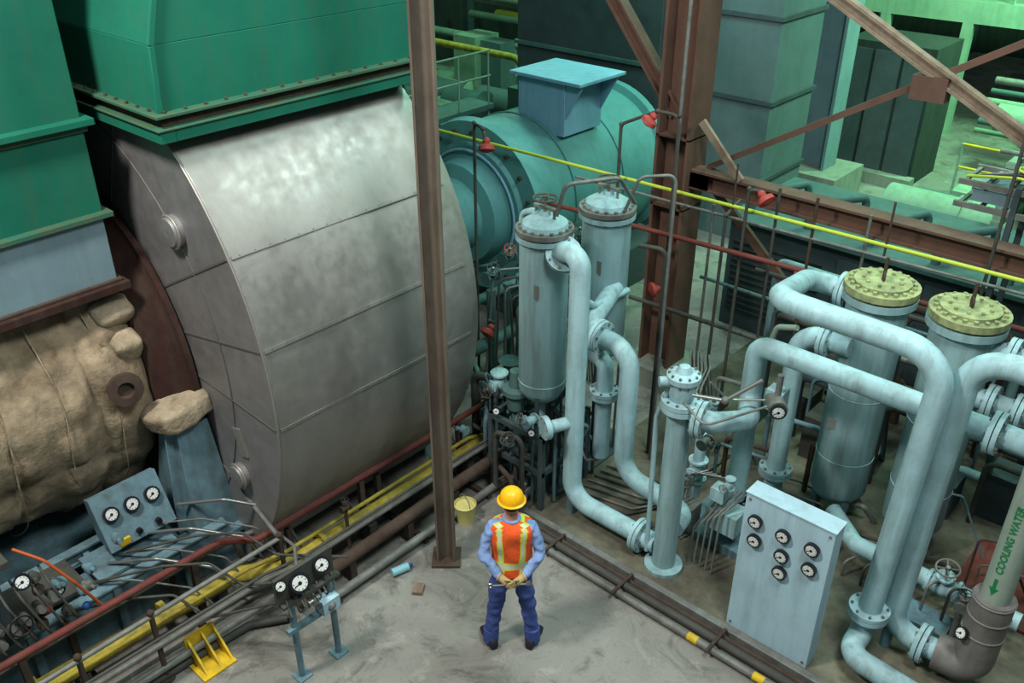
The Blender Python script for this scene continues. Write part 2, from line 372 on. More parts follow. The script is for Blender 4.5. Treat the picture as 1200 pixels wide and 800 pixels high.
# ------------------------------------------------------------------ pipe rack on left
b=B('yellow_gas_pipe')
b.tube([(-2.6,-6,.3),(-2.45,-1.45,.3),(-2.1,-1.05,.36),(-2.1,1.9,.36)],.085,'yellow',.2)
for y in (-3.4,-2.2): b.cyl((-2.53,y,.3),(-2.53,y+.06,.3),.11,'yellow')
b.flange((-2.1,-.6,.36),(0,1,0),.13,.05,'yellow',8)
for y in (-5,-3,-1.6): b.bb((-2.62,y-.05,0),(-2.42,y+.05,.22),'dpipe')
for y in (0,1.5): b.bb((-2.2,y-.05,0),(-2.0,y+.05,.28),'dpipe')
b.done()
b=B('red_pipe')
b.tube([(-2.5,-6,.78),(-2.46,-1.5,.78),(-2.3,-1.2,.7),(-2.3,2.2,.7)],.036,'red',.15)
b.tube([(-2.62,-6,.62),(-2.6,-1.3,.62),(-2.6,-1.2,.1)],.03,'gpipe',.1)
for y in (-5,-3.4,-1.8): b.bb((-2.54,y-.03,0),(-2.46,y+.03,.74),'darkrust')
for y in (0.1,1.6): b.bb((-2.33,y-.03,0),(-2.27,y+.03,.66),'darkrust')
b.done()
b=B('rusty_drain_pipe')
b.tube([(-1.75,-1.2,.18),(-1.78,-.9,.3),(-1.8,1.3,.33),(-1.8,1.9,.33)],.07,'darkrust',.15)
b.tube([(-1.62,-1.0,.12),(-1.62,1.7,.12)],.045,'gpipe')
for y in (-.5,.3,1.0): b.bb((-1.86,y-.04,0),(-1.74,y+.04,.26),'darkrust')
b.done()
b=B('conduit_run')
for i,(x,z,r,k) in enumerate(((-2.28,.18,.03,'gpipe'),(-2.2,.5,.022,'yellow'),(-1.95,.5,.03,'gpipe'),(-2.75,.45,.03,'gpipe'),(-2.0,.16,.035,'gpipe'),(-1.9,.62,.016,'dpipe'))):
    b.tube([(x-.1,-6,z),(x-.02,-1.4,z),(x+.06,-1.0,z),(x+.06,1.6,z),(x+.06,1.85,z-.08)],r,k,.2)
b.tube([(-2.3,-6,.05),(-2.0,-1.6,.05),(-1.8,-1.3,.05)],.04,'dpipe')
for y in (-5.2,-4.1,-2.9,-1.9,-.8,.4,1.4):
    x=-2.0 if y>-1 else -2.45
    b.bb((x-.42,y-.03,0),(x+.4,y+.03,.06),'darkrust')
    b.bb((x-.42,y-.03,0),(x-.36,y+.03,.52),'darkrust')
b.done()
b=B('handrail')
for i,y in enumerate((-4.2,-3.1,-2.45,-1.1)):
    b.cyl((-2.05,y,0),(-2.05,y,.82),.025,'darkrust');b.flange((-2.05,y,.02),(0,0,1),.07,.02,'darkrust',4)
    b.ball((-2.05,y,.84),.035,'darkrust',8)
b.tube([(-2.05,-6,.8),(-2.05,-1.1,.8)],.024,'gpipe');b.tube([(-2.05,-6,.45),(-2.05,-1.1,.45)],.02,'gpipe')
b.tube([(-2.05,-1.1,.8),(-2.9,-1.0,.95),(-3.0,-.95,.5)],.024,'gpipe',.12)
b.done()
b=B('instrument_tubing')
for i in range(9):
    y=-2.6+i*.13; z=.5+.04*i
    b.tube([(-3.0,y-.5,z),(-2.5,y,z+.18),(-2.3,y+.35,z+.1),(-2.0,y+.5,z-.1),(-1.4,y+.9,.75)] if i%3==1 else [(-3.1,y,z+.1),(-2.7,y+.3,z+.2),(-2.4,y+.7,z),(-2.35,y+.9,.1)],.010+.003*(i%3),['gpipe','dpipe','copper'][i%3],.12)
b.tube([(-1.25,-1.45,.9),(-1.8,-1.1,.85),(-2.6,-.95,.6),(-2.9,-.95,.3)],.016,'gpipe',.15)
for y in (-.35,1.15):
    b.tube([(-1.98,y,0),(-1.98,y,.7)],.02,'darkrust');b.valve((-1.98,y,.75),(0,1,0),.03,'darkrust','dpipe',(0,0,1))
b.done()
b=B('gauge_stand')
for x,y in ((-1.16,-1.6),(-1.13,-1.2)):
    b.cyl((x,y,0),(x,y,.95),.03,'skid');b.bb((x-.07,y-.07,0),(x+.07,y+.07,.015),'skid')
b.cyl((-1.3,-1.6,.9),(-1.12,-1.6,.9),.02,'skid')
b.bar((-1.15,-1.68,.62),(-1.13,-1.12,.62),.05,.05,'skid');b.bar((-1.15,-1.7,.95),(-1.13,-1.1,.95),.08,.03,'dpipe')
b.bb((-1.2,-1.72,.98),(-1.16,-1.12,1.25),'dpipe')
nn=(.8,-.35,.5)
b.gauge((-1.13,-1.5,1.12),nn,.09);b.gauge((-1.13,-1.26,1.16),nn,.075);b.gauge((-1.14,-1.68,1.2),nn,.055)
b.bb((-1.16,-1.36,.66),(-1.03,-1.18,.8),'panelpaint');b.ball((-1.05,-1.27,.72),.05,'gpipe',10)
for i in range(7): b.tube([(-1.14,-1.65+i*.08,1.0),(-1.08,-1.65+i*.08,.85),(-1.2,-1.55+i*.06,.7),(-1.7,-1.4+i*.06,.7)],.009,['copper','dpipe'][i%2],.05)
b.valve((-1.1,-1.42,.85),(0,1,0),.026,'copper','black',(1,0,0))
b.done()
b=B('yellow_floor_bracket')
o_=V((.2,-.06,0))
b.box(V((-2.12,-2.02,.012))+o_,(.34,.34,.02),'safety');b.bb(V((-2.29,-2.16,.02))+o_,V((-2.26,-1.86,.3))+o_,'safety')
for y in (-2.14,-2.0,-1.88): b.add([V(p)+o_ for p in((-2.26,y,.02),(-1.98,y,.02),(-2.26,y,.28),(-2.26,y+.02,.02),(-1.98,y+.02,.02),(-2.26,y+.02,.28))],[(0,1,2),(5,4,3),(0,3,4,1),(1,4,5,2),(2,5,3,0)],'safety')
b.done()
# ------------------------------------------------------------------ steel post
b=B('steel_post'); px,py=-1.27,.37
b.hbeam((px,py,0),(px,py,12),.17,.19,'rustpost',(.75,.66,0),.02)
b.box((px,py,.015),(.3,.3,.03),'darkrust',rz=math.radians(42))
b.done()
# ------------------------------------------------------------------ H-column, beams, braces
cx,cy=-1.67,5.0
b=B('structural_column');b.hbeam((cx,cy,0),(cx,cy,13),.44,.48,'brown',(1,0,0),.04)
b.bb((cx-.4,cy-.4,0),(cx+.4,cy+.4,.3),'bconc')
for z in (2.6,3.5): b.bb((cx-.24,cy-.22,z),(cx+.24,cy+.22,z+.02),'brown')
b.cyl((cx+.12,cy-.28,0.3),(cx+.12,cy-.28,12),.025,'gpipe')
b.done()
b=B('horizontal_beam');b.hbeam((cx+.2,cy,3.02),(7,cy,3.02),.24,.24,'brown')
for i in range(6): b.bb((cx+.25,cy-.13,2.93),(cx+.5,cy-.11,3.1),'darkrust')
b.done()
b=B('cross_brace')
b.hbeam((-1.3,5,5.95),(5,5,2.75),.11,.14,'rustbeige',t=.03)
b.bar((-1.3,5.08,3.15),(5,5.08,6.98),.08,.07,'brown')
b.hbeam((-1.75,5,3.75),(-3.9,5,6.3),.16,.18,'brown')
b.bar((-1.35,4.9,3.75),(-.75,4.9,3.15),.05,.09,'rustbeige')
b.bb((.95,4.94,4.42),(1.3,5.1,4.66),'brown')
b.done()
b=B('lower_brace');b.bar((-1.3,5.2,2.9),(-.2,5.6,1.6),.1,.1,'brown');b.done()
# ------------------------------------------------------------------ overhead small lines
b=B('yellow_overhead_pipe');b.tube([(-5.6,4.5,2.9),(5,4.5,3.08)],.022,'lime')
for x in (-.6,1.2,3): b.cyl((x,4.5,2.9),(x,4.5,3.5),.012,'darkrust')
b.done()
b=B('red_overhead_pipe');b.tube([(-3.3,4.25,2.43),(.9,4.25,2.6),(4,4.25,2.72)],.03,'red')
for x in (-3,-1.2,.4,2.0): b.flange((x,4.25,2.51+.04*x),(1,0,0),.05,.03,'red',6)
b.done()
def sprinkler(pts,head,hax):
    b=B('sprinkler_line');b.tube(pts,.02,'dpipe',.1);h=V(head)
    b.lathe(h,hax,[(0,.03),(.04,.05),(.07,.04),(.1,.095),(.15,.1),(.17,.05),(.18,.02)],'valvered',14)
    for p in pts[1:-1]: b.ball(p,.028,'dpipe',8)
    b.done()
sprinkler([(-3.5,3.2,.0),(-3.5,3.2,3.68),(-3.25,3.1,3.68),(-3.2,3.1,3.5)],(-3.2,3.1,3.58),(.3,-.3,-.8))
sprinkler([(-2.1,4.3,2.9),(-2.1,4.3,3.7),(-1.6,4.3,3.95),(-1.3,4.3,3.95),(-1.3,4.3,.0)],(-1.62,4.3,3.92),(-.5,-.3,-.8))
sprinkler([(-.35,4.35,.0),(-.35,4.35,3.3),(-.2,4.35,3.3)],(-.22,4.35,3.3),(.8,-.2,-.6))
sprinkler([(-.62,4.4,.0),(-.62,4.4,2.9),(-.62,4.7,3.0)],(-1.35,4.3,1.75),(-.4,-.8,0))
sprinkler([(-3.0,2.9,.0),(-3.0,2.9,1.25),(-2.9,2.9,1.25)],(-2.9,2.85,1.25),(0,-.7,-.6))
b=B('suspended_conduit')
for x,y,z0,z1,k in ((-.1,4.6,0,3.3,'dpipe'),(.35,4.6,0,3.3,'darkrust'),(2.15,4.75,0,5.6,'dpipe'),(3.0,5.3,0,5.6,'dpipe'),(.9,4.75,0,3.2,'gpipe'),(-.9,4.6,0,2.9,'gpipe')):
    b.tube([(x,y,z0),(x,y,z1)],.018,k)
b.tube([(-3,4.6,2.75),(5,4.6,2.92)],.018,'gpipe');b.tube([(-.3,4.7,2.2),(4,4.7,2.25)],.03,'dpipe')
b.tube([(-2,4.6,1.3),(4,4.6,1.5)],.03,'dpipe');b.tube([(-1,4.65,1.9),(4,4.65,1.95)],.022,'teal')
b.done()
random.seed(11)
b=B('auxiliary_piping')
for i in range(30):
    x=random.uniform(-.9,3.9);y=random.uniform(4.5,6.5);z=random.uniform(.2,1.9);L=random.uniform(.4,1.8);k=random.choice(['dpipe','slate','teal','gpipe','darkrust','vessel','skid'])
    r=random.choice([.02,.03,.045,.06])
    b.tube([(x,y,0),(x,y,z),(x+L,y,z),(x+L,y+random.uniform(-.3,.3),z-.15),(x+L,y+.3,0)],r,k,.12)
    if random.random()<.5: b.valve((x+L*.5,y,z),(1,0,0),max(r,.03)*1.2,k,random.choice(['dpipe','valvered','gpipe','gpipe']),(0,-.5,.8))
for i in range(10):
    x=-.8+i*.5;b.bb((x,4.5+.3*(i%3),0),(x+.3,4.9+.3*(i%3),.2+.15*(i%4)),random.choice(['slate','teal','dpipe']))
b.tube([(-.1,4.2,.06),(.35,4.1,1.9),(.6,4.05,2.0)],.035,'cwpipe',.1)
b.tube([(.1,3.3,.06),(.1,3.3,1.5),(.45,3.2,1.6)],.025,'gpipe',.1);b.valve((.1,3.3,1.1),(0,0,1),.04,'vessel','dpipe',(0,-1,0))
for i in range(14):
    x=random.uniform(-.3,3.2);y=random.uniform(2.8,4.2);z=random.uniform(.15,.8)
    b.tube([(x,y,.06),(x,y,z),(x+random.uniform(.2,.6),y+.1,z),(x+.6,y+.2,.06)],random.choice([.012,.02,.03]),random.choice(['gpipe','dpipe','skid','darkrust']),.06)
b.done()
# ------------------------------------------------------------------ generator
b=B('generator');GX,GZ=-4.95,1.8
b.lathe((GX,4.6,GZ),(0,1,0),[(0,.3),(.0,.95),(.05,1.0),(.05,1.3),(.2,1.33),(.22,1.22),(3.2,1.22),(3.25,1.32),(3.4,1.32),(3.5,1.1),(3.6,.2)],'gen',64)
for i in range(20):
    t=2*math.pi*i/20;b.cyl((GX+1.15*math.cos(t),4.66,GZ+1.15*math.sin(t)),(GX+1.15*math.cos(t),4.6,GZ+1.15*math.sin(t)),.03,'darkrust',seg=6)
b.lathe((GX,4.6,GZ),(0,-1,0),[(0,.8),(.3,.75),(.35,.55),(.7,.5),(.72,.3),(2.9,.28)],'gen',40)
b.torus((GX,4.55,GZ),(0,1,0),.9,.02,'hood',40,8)
for y in (5.6,6.8): b.torus((GX,y,GZ),(0,1,0),1.23,.012,'gen',64,8)
b.bb((GX-1.3,4.9,0),(GX+1.3,7.9,.7),'slate')
b.done()
b=B('generator_air_hood')
b.bb((-5.0,5.7,2.8),(-4.1,6.6,3.6),'hood');b.bb((-5.1,5.6,3.6),(-3.75,6.7,3.65),'hood')
for y in (5.72,6.56): b.add([(-4.1,y,3.6),(-3.78,y,3.6),(-4.1,y,3.05),(-4.1,y+.03,3.6),(-3.78,y+.03,3.6),(-4.1,y+.03,3.05)],[(2,1,0),(3,4,5),(0,1,4,3),(1,2,5,4),(2,0,3,5)],'hood')
b.done(bevel=.008)
# ------------------------------------------------------------------ filter vessels
def filt(x,y,zb,zt,r):
    b=B('filter_vessel')
    b.lathe((x,y,zb),(0,0,1),[(0,.06),(.02,.12),(.1,r*.8),(.2,r),(zt-zb-.1,r)],'vessel',40)
    b.flange((x,y,zt-.1),(0,0,1),r*1.16,.05,'vessel',16,'gpipe',.02);b.flange((x,y,zt-.03),(0,0,1),r*1.16,.05,'gpipe',16,'gpipe',.02)
    b.lathe((x,y,zt),(0,0,1),[(0,r*.95),(.05,r*.9),(.1,r*.6),(.12,.06),(.16,.05)],'vessel',32)
    for s_ in(-1,1): b.cyl((x+s_*.12,y,zt),(x+s_*.12,y,zt+.2),.014,'gpipe',seg=8)
    b.bar((x-.14,y,zt+.2),(x+.14,y,zt+.2),.04,.03,'gpipe');b.cyl((x,y,zt+.1),(x,y,zt+.3),.018,'copper')
    b.wheel((x,y,zt+.3),(0,0,1),.12,'dpipe')
    b.torus((x,y,zb+.3),(0,0,1),r,.008,'vessel',32,6)
    b.bar((x+.1,y-r*.94,zt-.7),(x+.1,y-r*.94,zt-.55),.08,.008,'seaml',(0,-1,0))
    for a in (.4,2.0,3.6,5.2):
        b.bar((x+r*.85*math.cos(a),y+r*.85*math.sin(a),.06),(x+r*.9*math.cos(a),y+r*.9*math.sin(a),zb+.45),.05,.02,'slate',(math.cos(a),math.sin(a),0))
    b.cyl((x,y,zb),(x,y,.3),.05,'pipe')
    b.done()
filt(-1.35,2.0,1.2,3.3,.26); filt(-1.3,3.0,1.35,3.25,.27)
b=B('vent_tubing')
b.tube([(-1.2,2.0,3.45),(-1.1,2.0,3.8),(-.75,2.4,3.85),(-.75,2.7,3.5)],.02,'gpipe',.1)
b.tube([(-1.7,2.1,2.6),(-1.75,2.1,3.3),(-1.55,2.05,3.4),(-1.45,2.0,3.4)],.035,'pipe',.12)
b.tube([(-1.0,2.9,3.3),(-.85,2.9,3.7),(-.6,3.2,3.7),(-.6,3.2,.06)],.018,'gpipe',.1)
b.tube([(-1.0,3.2,2.8),(-.7,3.3,2.8),(-.7,3.3,.06)],.026,'dpipe',.1)
b.tube([(-1.0,3.05,2.3),(-1.05,2.5,2.3),(-1.1,2.25,2.5)],.04,'pipe',.1)
b.done()
# ------------------------------------------------------------------ process pipes
PR=.105
def fl(b,c,ax,r=PR): b.flange(V(c)-V(ax).normalized()*.025,ax,r*1.75,.04,'pipe',8,'gpipe',.014);b.flange(V(c)+V(ax).normalized()*.025,ax,r*1.75,.04,'pipe',8,'gpipe',.014)
b=B('process_pipe_loop')
b.tube([(-1.1,2.0,3.0),(-1.0,1.85,3.2),(-.72,1.8,3.2),(-.72,1.8,.27),(.42,1.8,.27)],PR,'pipe',.26,20)
fl(b,(-1.04,1.93,3.1),(.6,-.6,.7));fl(b,(.22,1.8,.27),(1,0,0))
b.cyl((-.72,1.8,1.3),(-.85,1.52,1.3),.07,'pipe');b.flange((-.87,1.5,1.3),(-.42,-.9,0),.13,.06,'pipe',8,'gpipe')
b.cyl((-.72,1.8,0.06),(-.72,1.8,.3),.05,'skid')
b.done()
b=B('process_pipe_loop')
b.tube([(-1.1,2.95,2.35),(-1.0,2.3,2.1),(-.4,2.3,2.08),(-.4,2.3,.5),(.5,2.2,.48),(.54,1.92,.48)],PR,'pipe',.27,20)
fl(b,(-.8,2.3,2.1),(1,0,-.05))
b.tube([(-1.0,2.45,1.75),(-.78,2.4,1.75),(-.78,2.4,.5)],PR*.9,'pipe',.15,20);fl(b,(-.78,2.4,1.35),(0,0,1),PR*.9)
b.done()
b=B('valve_column')
b.lathe((.54,1.78,.06),(0,0,1),[(0,.2),(.04,.2),(.05,.12),(2.0,.12)],'vessel',28)
b.flange((.54,1.78,2.07),(0,0,1),.19,.05,'pipe',10,'gpipe');b.flange((.54,1.78,2.13),(0,0,1),.19,.05,'pipe',10,'gpipe')
b.lathe((.54,1.78,2.15),(0,0,1),[(0,.11),(.08,.13),(.18,.13),(.22,.16),(.27,.16),(.3,.08),(.36,.05),(.38,.0)],'pipe',24)
for i in range(10):
    a=i*.628; b.cyl((.54+.135*math.cos(a),1.78+.135*math.sin(a),2.33),(.54+.135*math.cos(a),1.78+.135*math.sin(a),2.45),.012,'gpipe',seg=6)
b.cyl((.46,1.7,2.35),(.38,1.62,2.35),.05,'pipe');b.tube([(.7,1.7,2.3),(1.0,1.75,2.35),(1.25,1.9,2.6)],.018,'copper');b.tube([(.6,1.7,2.2),(.9,1.6,2.1),(1.2,2.2,2.15)],.012,'gpipe',.1)
b.ball((1.0,1.75,2.35),.04,'gpipe',8);b.tube([(.36,1.72,.2),(.34,1.7,1.9),(.45,1.7,2.3)],.025,'pipe',.1)
b.bar((.54,1.9,.06),(.54,1.9,2.0),.08,.02,'pipe',(0,1,0))
b.done()
b=B('process_pipe_branch')
b.tube([(.66,1.8,2.0),(.85,1.85,1.98),(1.0,2.3,1.85),(.84,2.6,1.85),(.84,2.6,2.5),(1.1,2.6,2.5),(4.6,2.6,2.5)],PR,'pipe',.24,20)
b.tube([(.84,2.6,2.0),(.84,2.6,.45)],PR,'pipe')
fl(b,(.74,1.82,1.99),(1,.2,0));fl(b,(.84,2.6,.6),(0,0,1));fl(b,(3.0,2.6,2.5),(1,0,0))
b.done()
b=B('process_pipe_riser')
b.tube([(1.35,3.8,2.72),(.76,3.75,2.78),(1.16,2.1,3.3),(2.62,2.1,3.28),(2.53,2.1,.28),(2.53,1.75,.28),(3.2,1.7,.28)],PR,'pipe',.33,20)
fl(b,(1.12,3.79,2.74),(1,0,0));fl(b,(2.535,2.1,.55),(0,0,1))
b.done()
b=B('process_pipe_riser')
b.tube([(1.4,3.5,2.3),(.86,3.5,2.3),(.86,3.5,.06)],PR,'pipe',.27,20);fl(b,(1.15,3.5,2.3),(1,0,0));fl(b,(.86,3.5,.5),(0,0,1))
b.done()
b=B('process_pipe_riser')
b.tube([(4.8,2.3,3.27),(2.74,2.3,3.27),(2.7,2.3,.3),(3.2,2.3,.3)],PR,'pipe',.3,20)
fl(b,(3.0,2.3,.3),(1,0,0));b.cyl((2.7,2.3,.06),(2.7,2.3,.3),.05,'skid')
b.done()
b=B('cooling_water_pipe')
b.tube([(3.12,2.3,.3),(3.42,2.33,.3),(3.42,2.33,1.15)],.17,'insul',.22,24)
b.cyl((3.42,2.33,1.1),(3.42,2.33,5.5),.12,'cwpipe',seg=28)
for z in (.75,.95,1.13): b.torus((3.42,2.33,z),(0,0,1),.172,.008,'seaml',24,6)
b.gauge((3.3,2.17,.75),(-.5,-.8,.5),.06)
ob=b.done()
def wrap_text(txt,size,zc,ang0,R,k,name,parent):
    cu=bpy.data.curves.new('txt','FONT');cu.body=txt;cu.size=size;cu.align_x='CENTER';cu.align_y='CENTER';cu.resolution_u=3;cu.offset=.003
    o=bpy.data.objects.new('tmp',cu);bpy.context.collection.objects.link(o);dg=bpy.context.evaluated_depsgraph_get()
    me=bpy.data.meshes.new_from_object(o.evaluated_get(dg));bpy.data.objects.remove(o)
    bm=bmesh.new();bm.from_mesh(me)
    bmesh.ops.triangulate(bm,faces=bm.faces);bmesh.ops.subdivide_edges(bm,edges=[e for e in bm.edges if e.calc_length()>.02],cuts=2);bm.to_mesh(me);bm.free()
    for v in me.vertices:
        a=ang0+ -v.co.y/R; z=zc+v.co.x
        v.co=V((3.42+R*math.cos(a),2.33+R*math.sin(a),z))
    me.materials.clear();me.materials.append(M[k]);t=bpy.data.objects.new(name,me);bpy.context.collection.objects.link(t);t.parent=parent
wrap_text('COOLING WATER',.085,1.83,math.radians(-100),.1225,'gtext','lettering',ob)
a0=math.radians(-100)
q=B('flow_arrow')
def cw(u,z): a=a0+u/.123; return V((3.42+.123*math.cos(a),2.33+.123*math.sin(a),z))
q.add([cw(-.014,1.32),cw(.014,1.32),cw(.014,1.42),cw(-.014,1.42)],[(0,1,2,3)],'gtext')
q.add([cw(-.04,1.32),cw(0,1.24),cw(.04,1.32),cw(0,1.32)],[(0,1,3),(3,1,2)],'gtext')
q.done(parent=ob)
# ------------------------------------------------------------------ cooler vessels
def cooler(x,y,zt,r):
    b=B('cooler_vessel')
    b.lathe((x,y,.25),(0,0,1),[(0,r*.3),(.1,r*.8),(.2,r),(zt-.45,r)],'vessel',44)
    b.flange((x,y,zt-.16),(0,0,1),r*1.2,.07,'vessel',20,'gpipe',.02)
    b.flange((x,y,zt-.06),(0,0,1),r*1.2,.07,'lime_lit_dirty',20,'lime_lit_dirty',.022)
    b.cyl((x,y,zt-.03),(x,y,zt+.01),r*.9,'lime_lit_dirty',seg=32)
    b.cyl((x,y,zt),(x,y,zt+.25),.018,'darkrust');b.torus((x,y,zt+.06),(1,.5,0),.05,.012,'darkrust',14,6)
    for q_ in range(9):
        a=q_*.7;b.cyl((x+.18*math.cos(a),y+.18*math.sin(a),zt),(x+.18*math.cos(a),y+.18*math.sin(a),zt+.035),.018,'lime_lit_dirty',seg=6)
    for a in (.8,2.4,4,5.5): b.bar((x+r*.8*math.cos(a),y+r*.8*math.sin(a),.06),(x+r*.9*math.cos(a),y+r*.9*math.sin(a),.7),.08,.03,'skid',(math.cos(a),math.sin(a),0))
    for z in (.9,1.7): b.torus((x,y,z),(0,0,1),r,.006,'vessel',40,6)
    b.bar((x-.1,y-r*.98,1.3),(x-.1,y-r*.98,1.42),.09,.008,'seaml',(0,-1,0))
    return b
b=cooler(1.47,3.8,2.95,.3);b.done()
b=cooler(2.3,3.8,2.95,.3)
b.tube([(2.3,3.8,2.6),(4.8,3.8,2.6)],.1,'pipe');fl(b,(2.75,3.8,2.6),(1,0,0),.1)
b.tube([(2.3,3.75,2.1),(4.8,3.75,2.1)],.1,'pipe');fl(b,(2.7,3.75,2.1),(1,0,0),.1);fl(b,(2.95,3.75,2.1),(1,0,0),.1)
b.done()
b=B('cooler_manifold')
b.tube([(1.6,3.45,.35),(2.0,3.1,.35),(3.6,3.1,.35)],.09,'pipe',.15);fl(b,(2.4,3.1,.35),(1,0,0),.09)
b.valve((2.9,3.1,.35),(1,0,0),.08,'pipe','gpipe',(0,-.2,1));b.bb((2.4,2.7,.06),(3.1,3.0,.12),'skid')
b.tube([(3.3,3.4,.1),(3.3,3.4,1.0),(3.9,3.4,1.0)],.04,'red')
b.tube([(2.4,3.3,.06),(2.4,3.3,.7),(2.3,3.45,1.3)],.02,'yellow')
b.valve((3.15,2.75,.55),(0,1,0),.04,'gpipe','black',(0,0,1));b.cyl((3.15,2.75,.06),(3.15,2.75,.5),.03,'gpipe')
b.bb((2.9,3.3,.06),(3.9,4.4,.1),'red')
for i in range(6): b.tube([(2.0+.2*i,2.9,.06),(2.0+.2*i,2.9,.25+.06*i),(2.2+.2*i,3.3,.3)],.015,['gpipe','dpipe'][i%2],.06)
b.done()
b=B('circulation_pump')
b.bb((.35,2.35,.06),(1.25,3.0,.16),'skid')
b.lathe((.6,2.7,.42),(1,0,0),[(0,.08),(.03,.17),(.2,.19),(.28,.12),(.4,.1),(.42,.16),(.75,.16),(.8,.1)],'pipe',24)
b.flange((.84,2.6,.62),(0,0,1),.17,.05,'pipe',8,'gpipe')
b.valve((.42,2.5,.85),(0,0,1),.07,'pipe','gpipe',(0,-1,0));b.cyl((.42,2.5,.5),(.42,2.5,1.3),.06,'pipe')
b.bb((.3,2.25,.2),(.55,2.45,.5),'gpipe');b.bb((.75,2.15,.5),(1.1,2.4,.75),'vessel');b.bb((.8,2.1,.9),(.95,2.25,1.05),'pipe')
for i in range(6): b.tube([(.2+i*.05,2.2,.1),(.2+i*.05,2.3,.7+.05*i),(.5+i*.05,2.5,.9)],.011,'copper',.06)
for i in range(5): b.tube([(.7+i*.07,2.0,.06),(.7+i*.07,2.05,.5+.08*i),(.9+i*.05,2.3,1.0)],.011,'gpipe',.06)
b.valve((.65,2.15,1.5),(0,1,0),.04,'gpipe','black',(1,0,0));b.valve((1.0,2.1,1.2),(0,0,1),.035,'pipe','gpipe',(0,-1,0))
b.done()
b=B('level_transmitter')
b.cyl((1.15,2.45,2.1),(1.28,2.28,2.1),.09,'gpipe',seg=24);b.gauge((1.28,2.28,2.1),(.5,-.85,0),.075);b.cyl((1.2,2.4,2.1),(1.2,2.4,2.4),.03,'gpipe')
b.tube([(1.15,2.4,2.1),(.8,2.2,2.05),(.7,2.0,2.3)],.012,'copper');b.bb((1.08,2.4,1.98),(1.25,2.55,2.2),'pipe')
b.done()
b=B('tube_bundle')
for i in range(6): b.tube([(-.12+i*.05,2.9,.06),(-.12+i*.05,2.9,1.3+.05*i),(-.3+i*.05,3.4,1.35+.03*i),(-.6+i*.05,3.9,1.35),(-.6+i*.05,4.3,.06)],.011,'gpipe',.08)
for i in range(7): b.tube([(-.9,2.0+i*.12,.09),(-.2,2.15+i*.12,.09),(.0,2.5+i*.1,.09),(.1,3.9,.09)],.014,'gpipe' if i%2 else 'dpipe',.1)
b.done()
b=B('gauge_panel')
x0,x1,ya,yb,z0,z1=1.44,2.27,1.53,1.72,.06,1.68
b.bb((x0,ya,z0),(x1,yb,z1),'panelpaint');b.bb((x0-.01,ya-.008,z1),(x1+.01,yb+.01,z1+.012),'panelpaint')
for (x,z) in ((1.57,1.43),(1.84,1.42),(2.11,1.43),(1.59,1.22),(1.86,1.20),(2.12,1.21),(1.87,1.01)):
    b.gauge((x,ya-.01,z),(0,-1,0),.068)
for q_ in ((1.48,1.63),(2.23,1.63),(1.48,.12),(2.23,.12)): b.cyl((q_[0],ya,q_[1]),(q_[0],ya-.012,q_[1]),.012,'gpipe',seg=8)
b.done(bevel=.006)
b=B('floor_conduit')
b.tube([(-1.2,1.9,.05),(-1.1,1.28,.05),(5,1.28,.05)],.045,'dpipe',.15);b.tube([(-1.3,1.8,.05),(-1.2,1.15,.05),(5,1.15,.05)],.04,'gpipe',.15)
b.tube([(-1.0,1.37,.04),(5,1.37,.04)],.025,'darkrust')
for x in (1.25,1.95): b.cyl((x,1.15,.05),(x+.11,1.15,.05),.0415,'safety')
for x in (-.5,.4,1.5,2.6): b.bar((x,1.05,.1),(x,1.42,.1),.03,.02,'darkrust')
b.done()
# ------------------------------------------------------------------ lube skid around filters
random.seed(5)
b=B('lube_oil_skid')
b.bb((-2.6,1.9,0),(-1.0,3.4,.08),'slate')
for p in ((-1.75,1.6),(-1.0,1.6),(-1.75,2.4),(-1.0,2.4)): b.bb((p[0]-.03,p[1]-.03,0),(p[0]+.03,p[1]+.03,1.05),'slate')
for z in (.55,1.02): b.bar((-1.78,1.6,z),(-.97,1.6,z),.05,.06,'slate');b.bar((-1.75,1.6,z),(-1.75,2.4,z),.05,.06,'slate');b.bar((-1.0,1.6,z),(-1.0,2.4,z),.05,.06,'slate')
b.valve((-1.35,1.55,.8),(1,0,0),.06,'slate','dpipe',(0,-.6,.8));b.valve((-1.9,1.9,1.25),(0,0,1),.07,'vessel','dpipe',(0,-1,0))
b.lathe((-2.1,2.3,.08),(0,0,1),[(0,.2),(.3,.2),(.7,.18),(.75,.24),(.8,.24),(.82,.14),(1.2,.14),(1.22,.05)],'teal',24)
b.lathe((-2.0,2.7,.08),(0,0,1),[(0,.16),(1.3,.16),(1.32,.22),(1.38,.22),(1.4,.1),(1.55,.08)],'teal',24)
b.lathe((-1.6,1.85,.3),(0,0,1),[(0,.05),(.75,.05),(.76,.1),(.95,.12),(.97,.16),(1.03,.16),(1.05,.08),(1.25,.07)],'teal',20)
b.tube([(-2.4,2.0,.1),(-2.4,2.0,1.1),(-1.9,2.0,1.2)],.05,'dpipe',.15)
b.tube([(-1.6,1.5,.1),(-1.6,1.5,.9),(-1.2,1.5,1.0),(-1.2,1.5,.2)],.03,'dpipe',.1)
b.tube([(-1.9,1.65,.4),(-1.3,1.45,.4),(-1.3,1.45,.1)],.03,'darkrust',.1)
for i in range(38):
    x=random.uniform(-2.5,-.9);y=random.uniform(1.6,2.6);z=random.uniform(.4,1.35)
    b.tube([(x,y,.08),(x,y,z),(x+random.uniform(-.3,.3),y+random.uniform(-.2,.3),z+random.uniform(-.1,.2)),(x+random.uniform(-.4,.4),y+.3,.3)],random.choice([.01,.015,.022,.03]),random.choice(['dpipe','slate','gpipe','skid','teal']),.06)
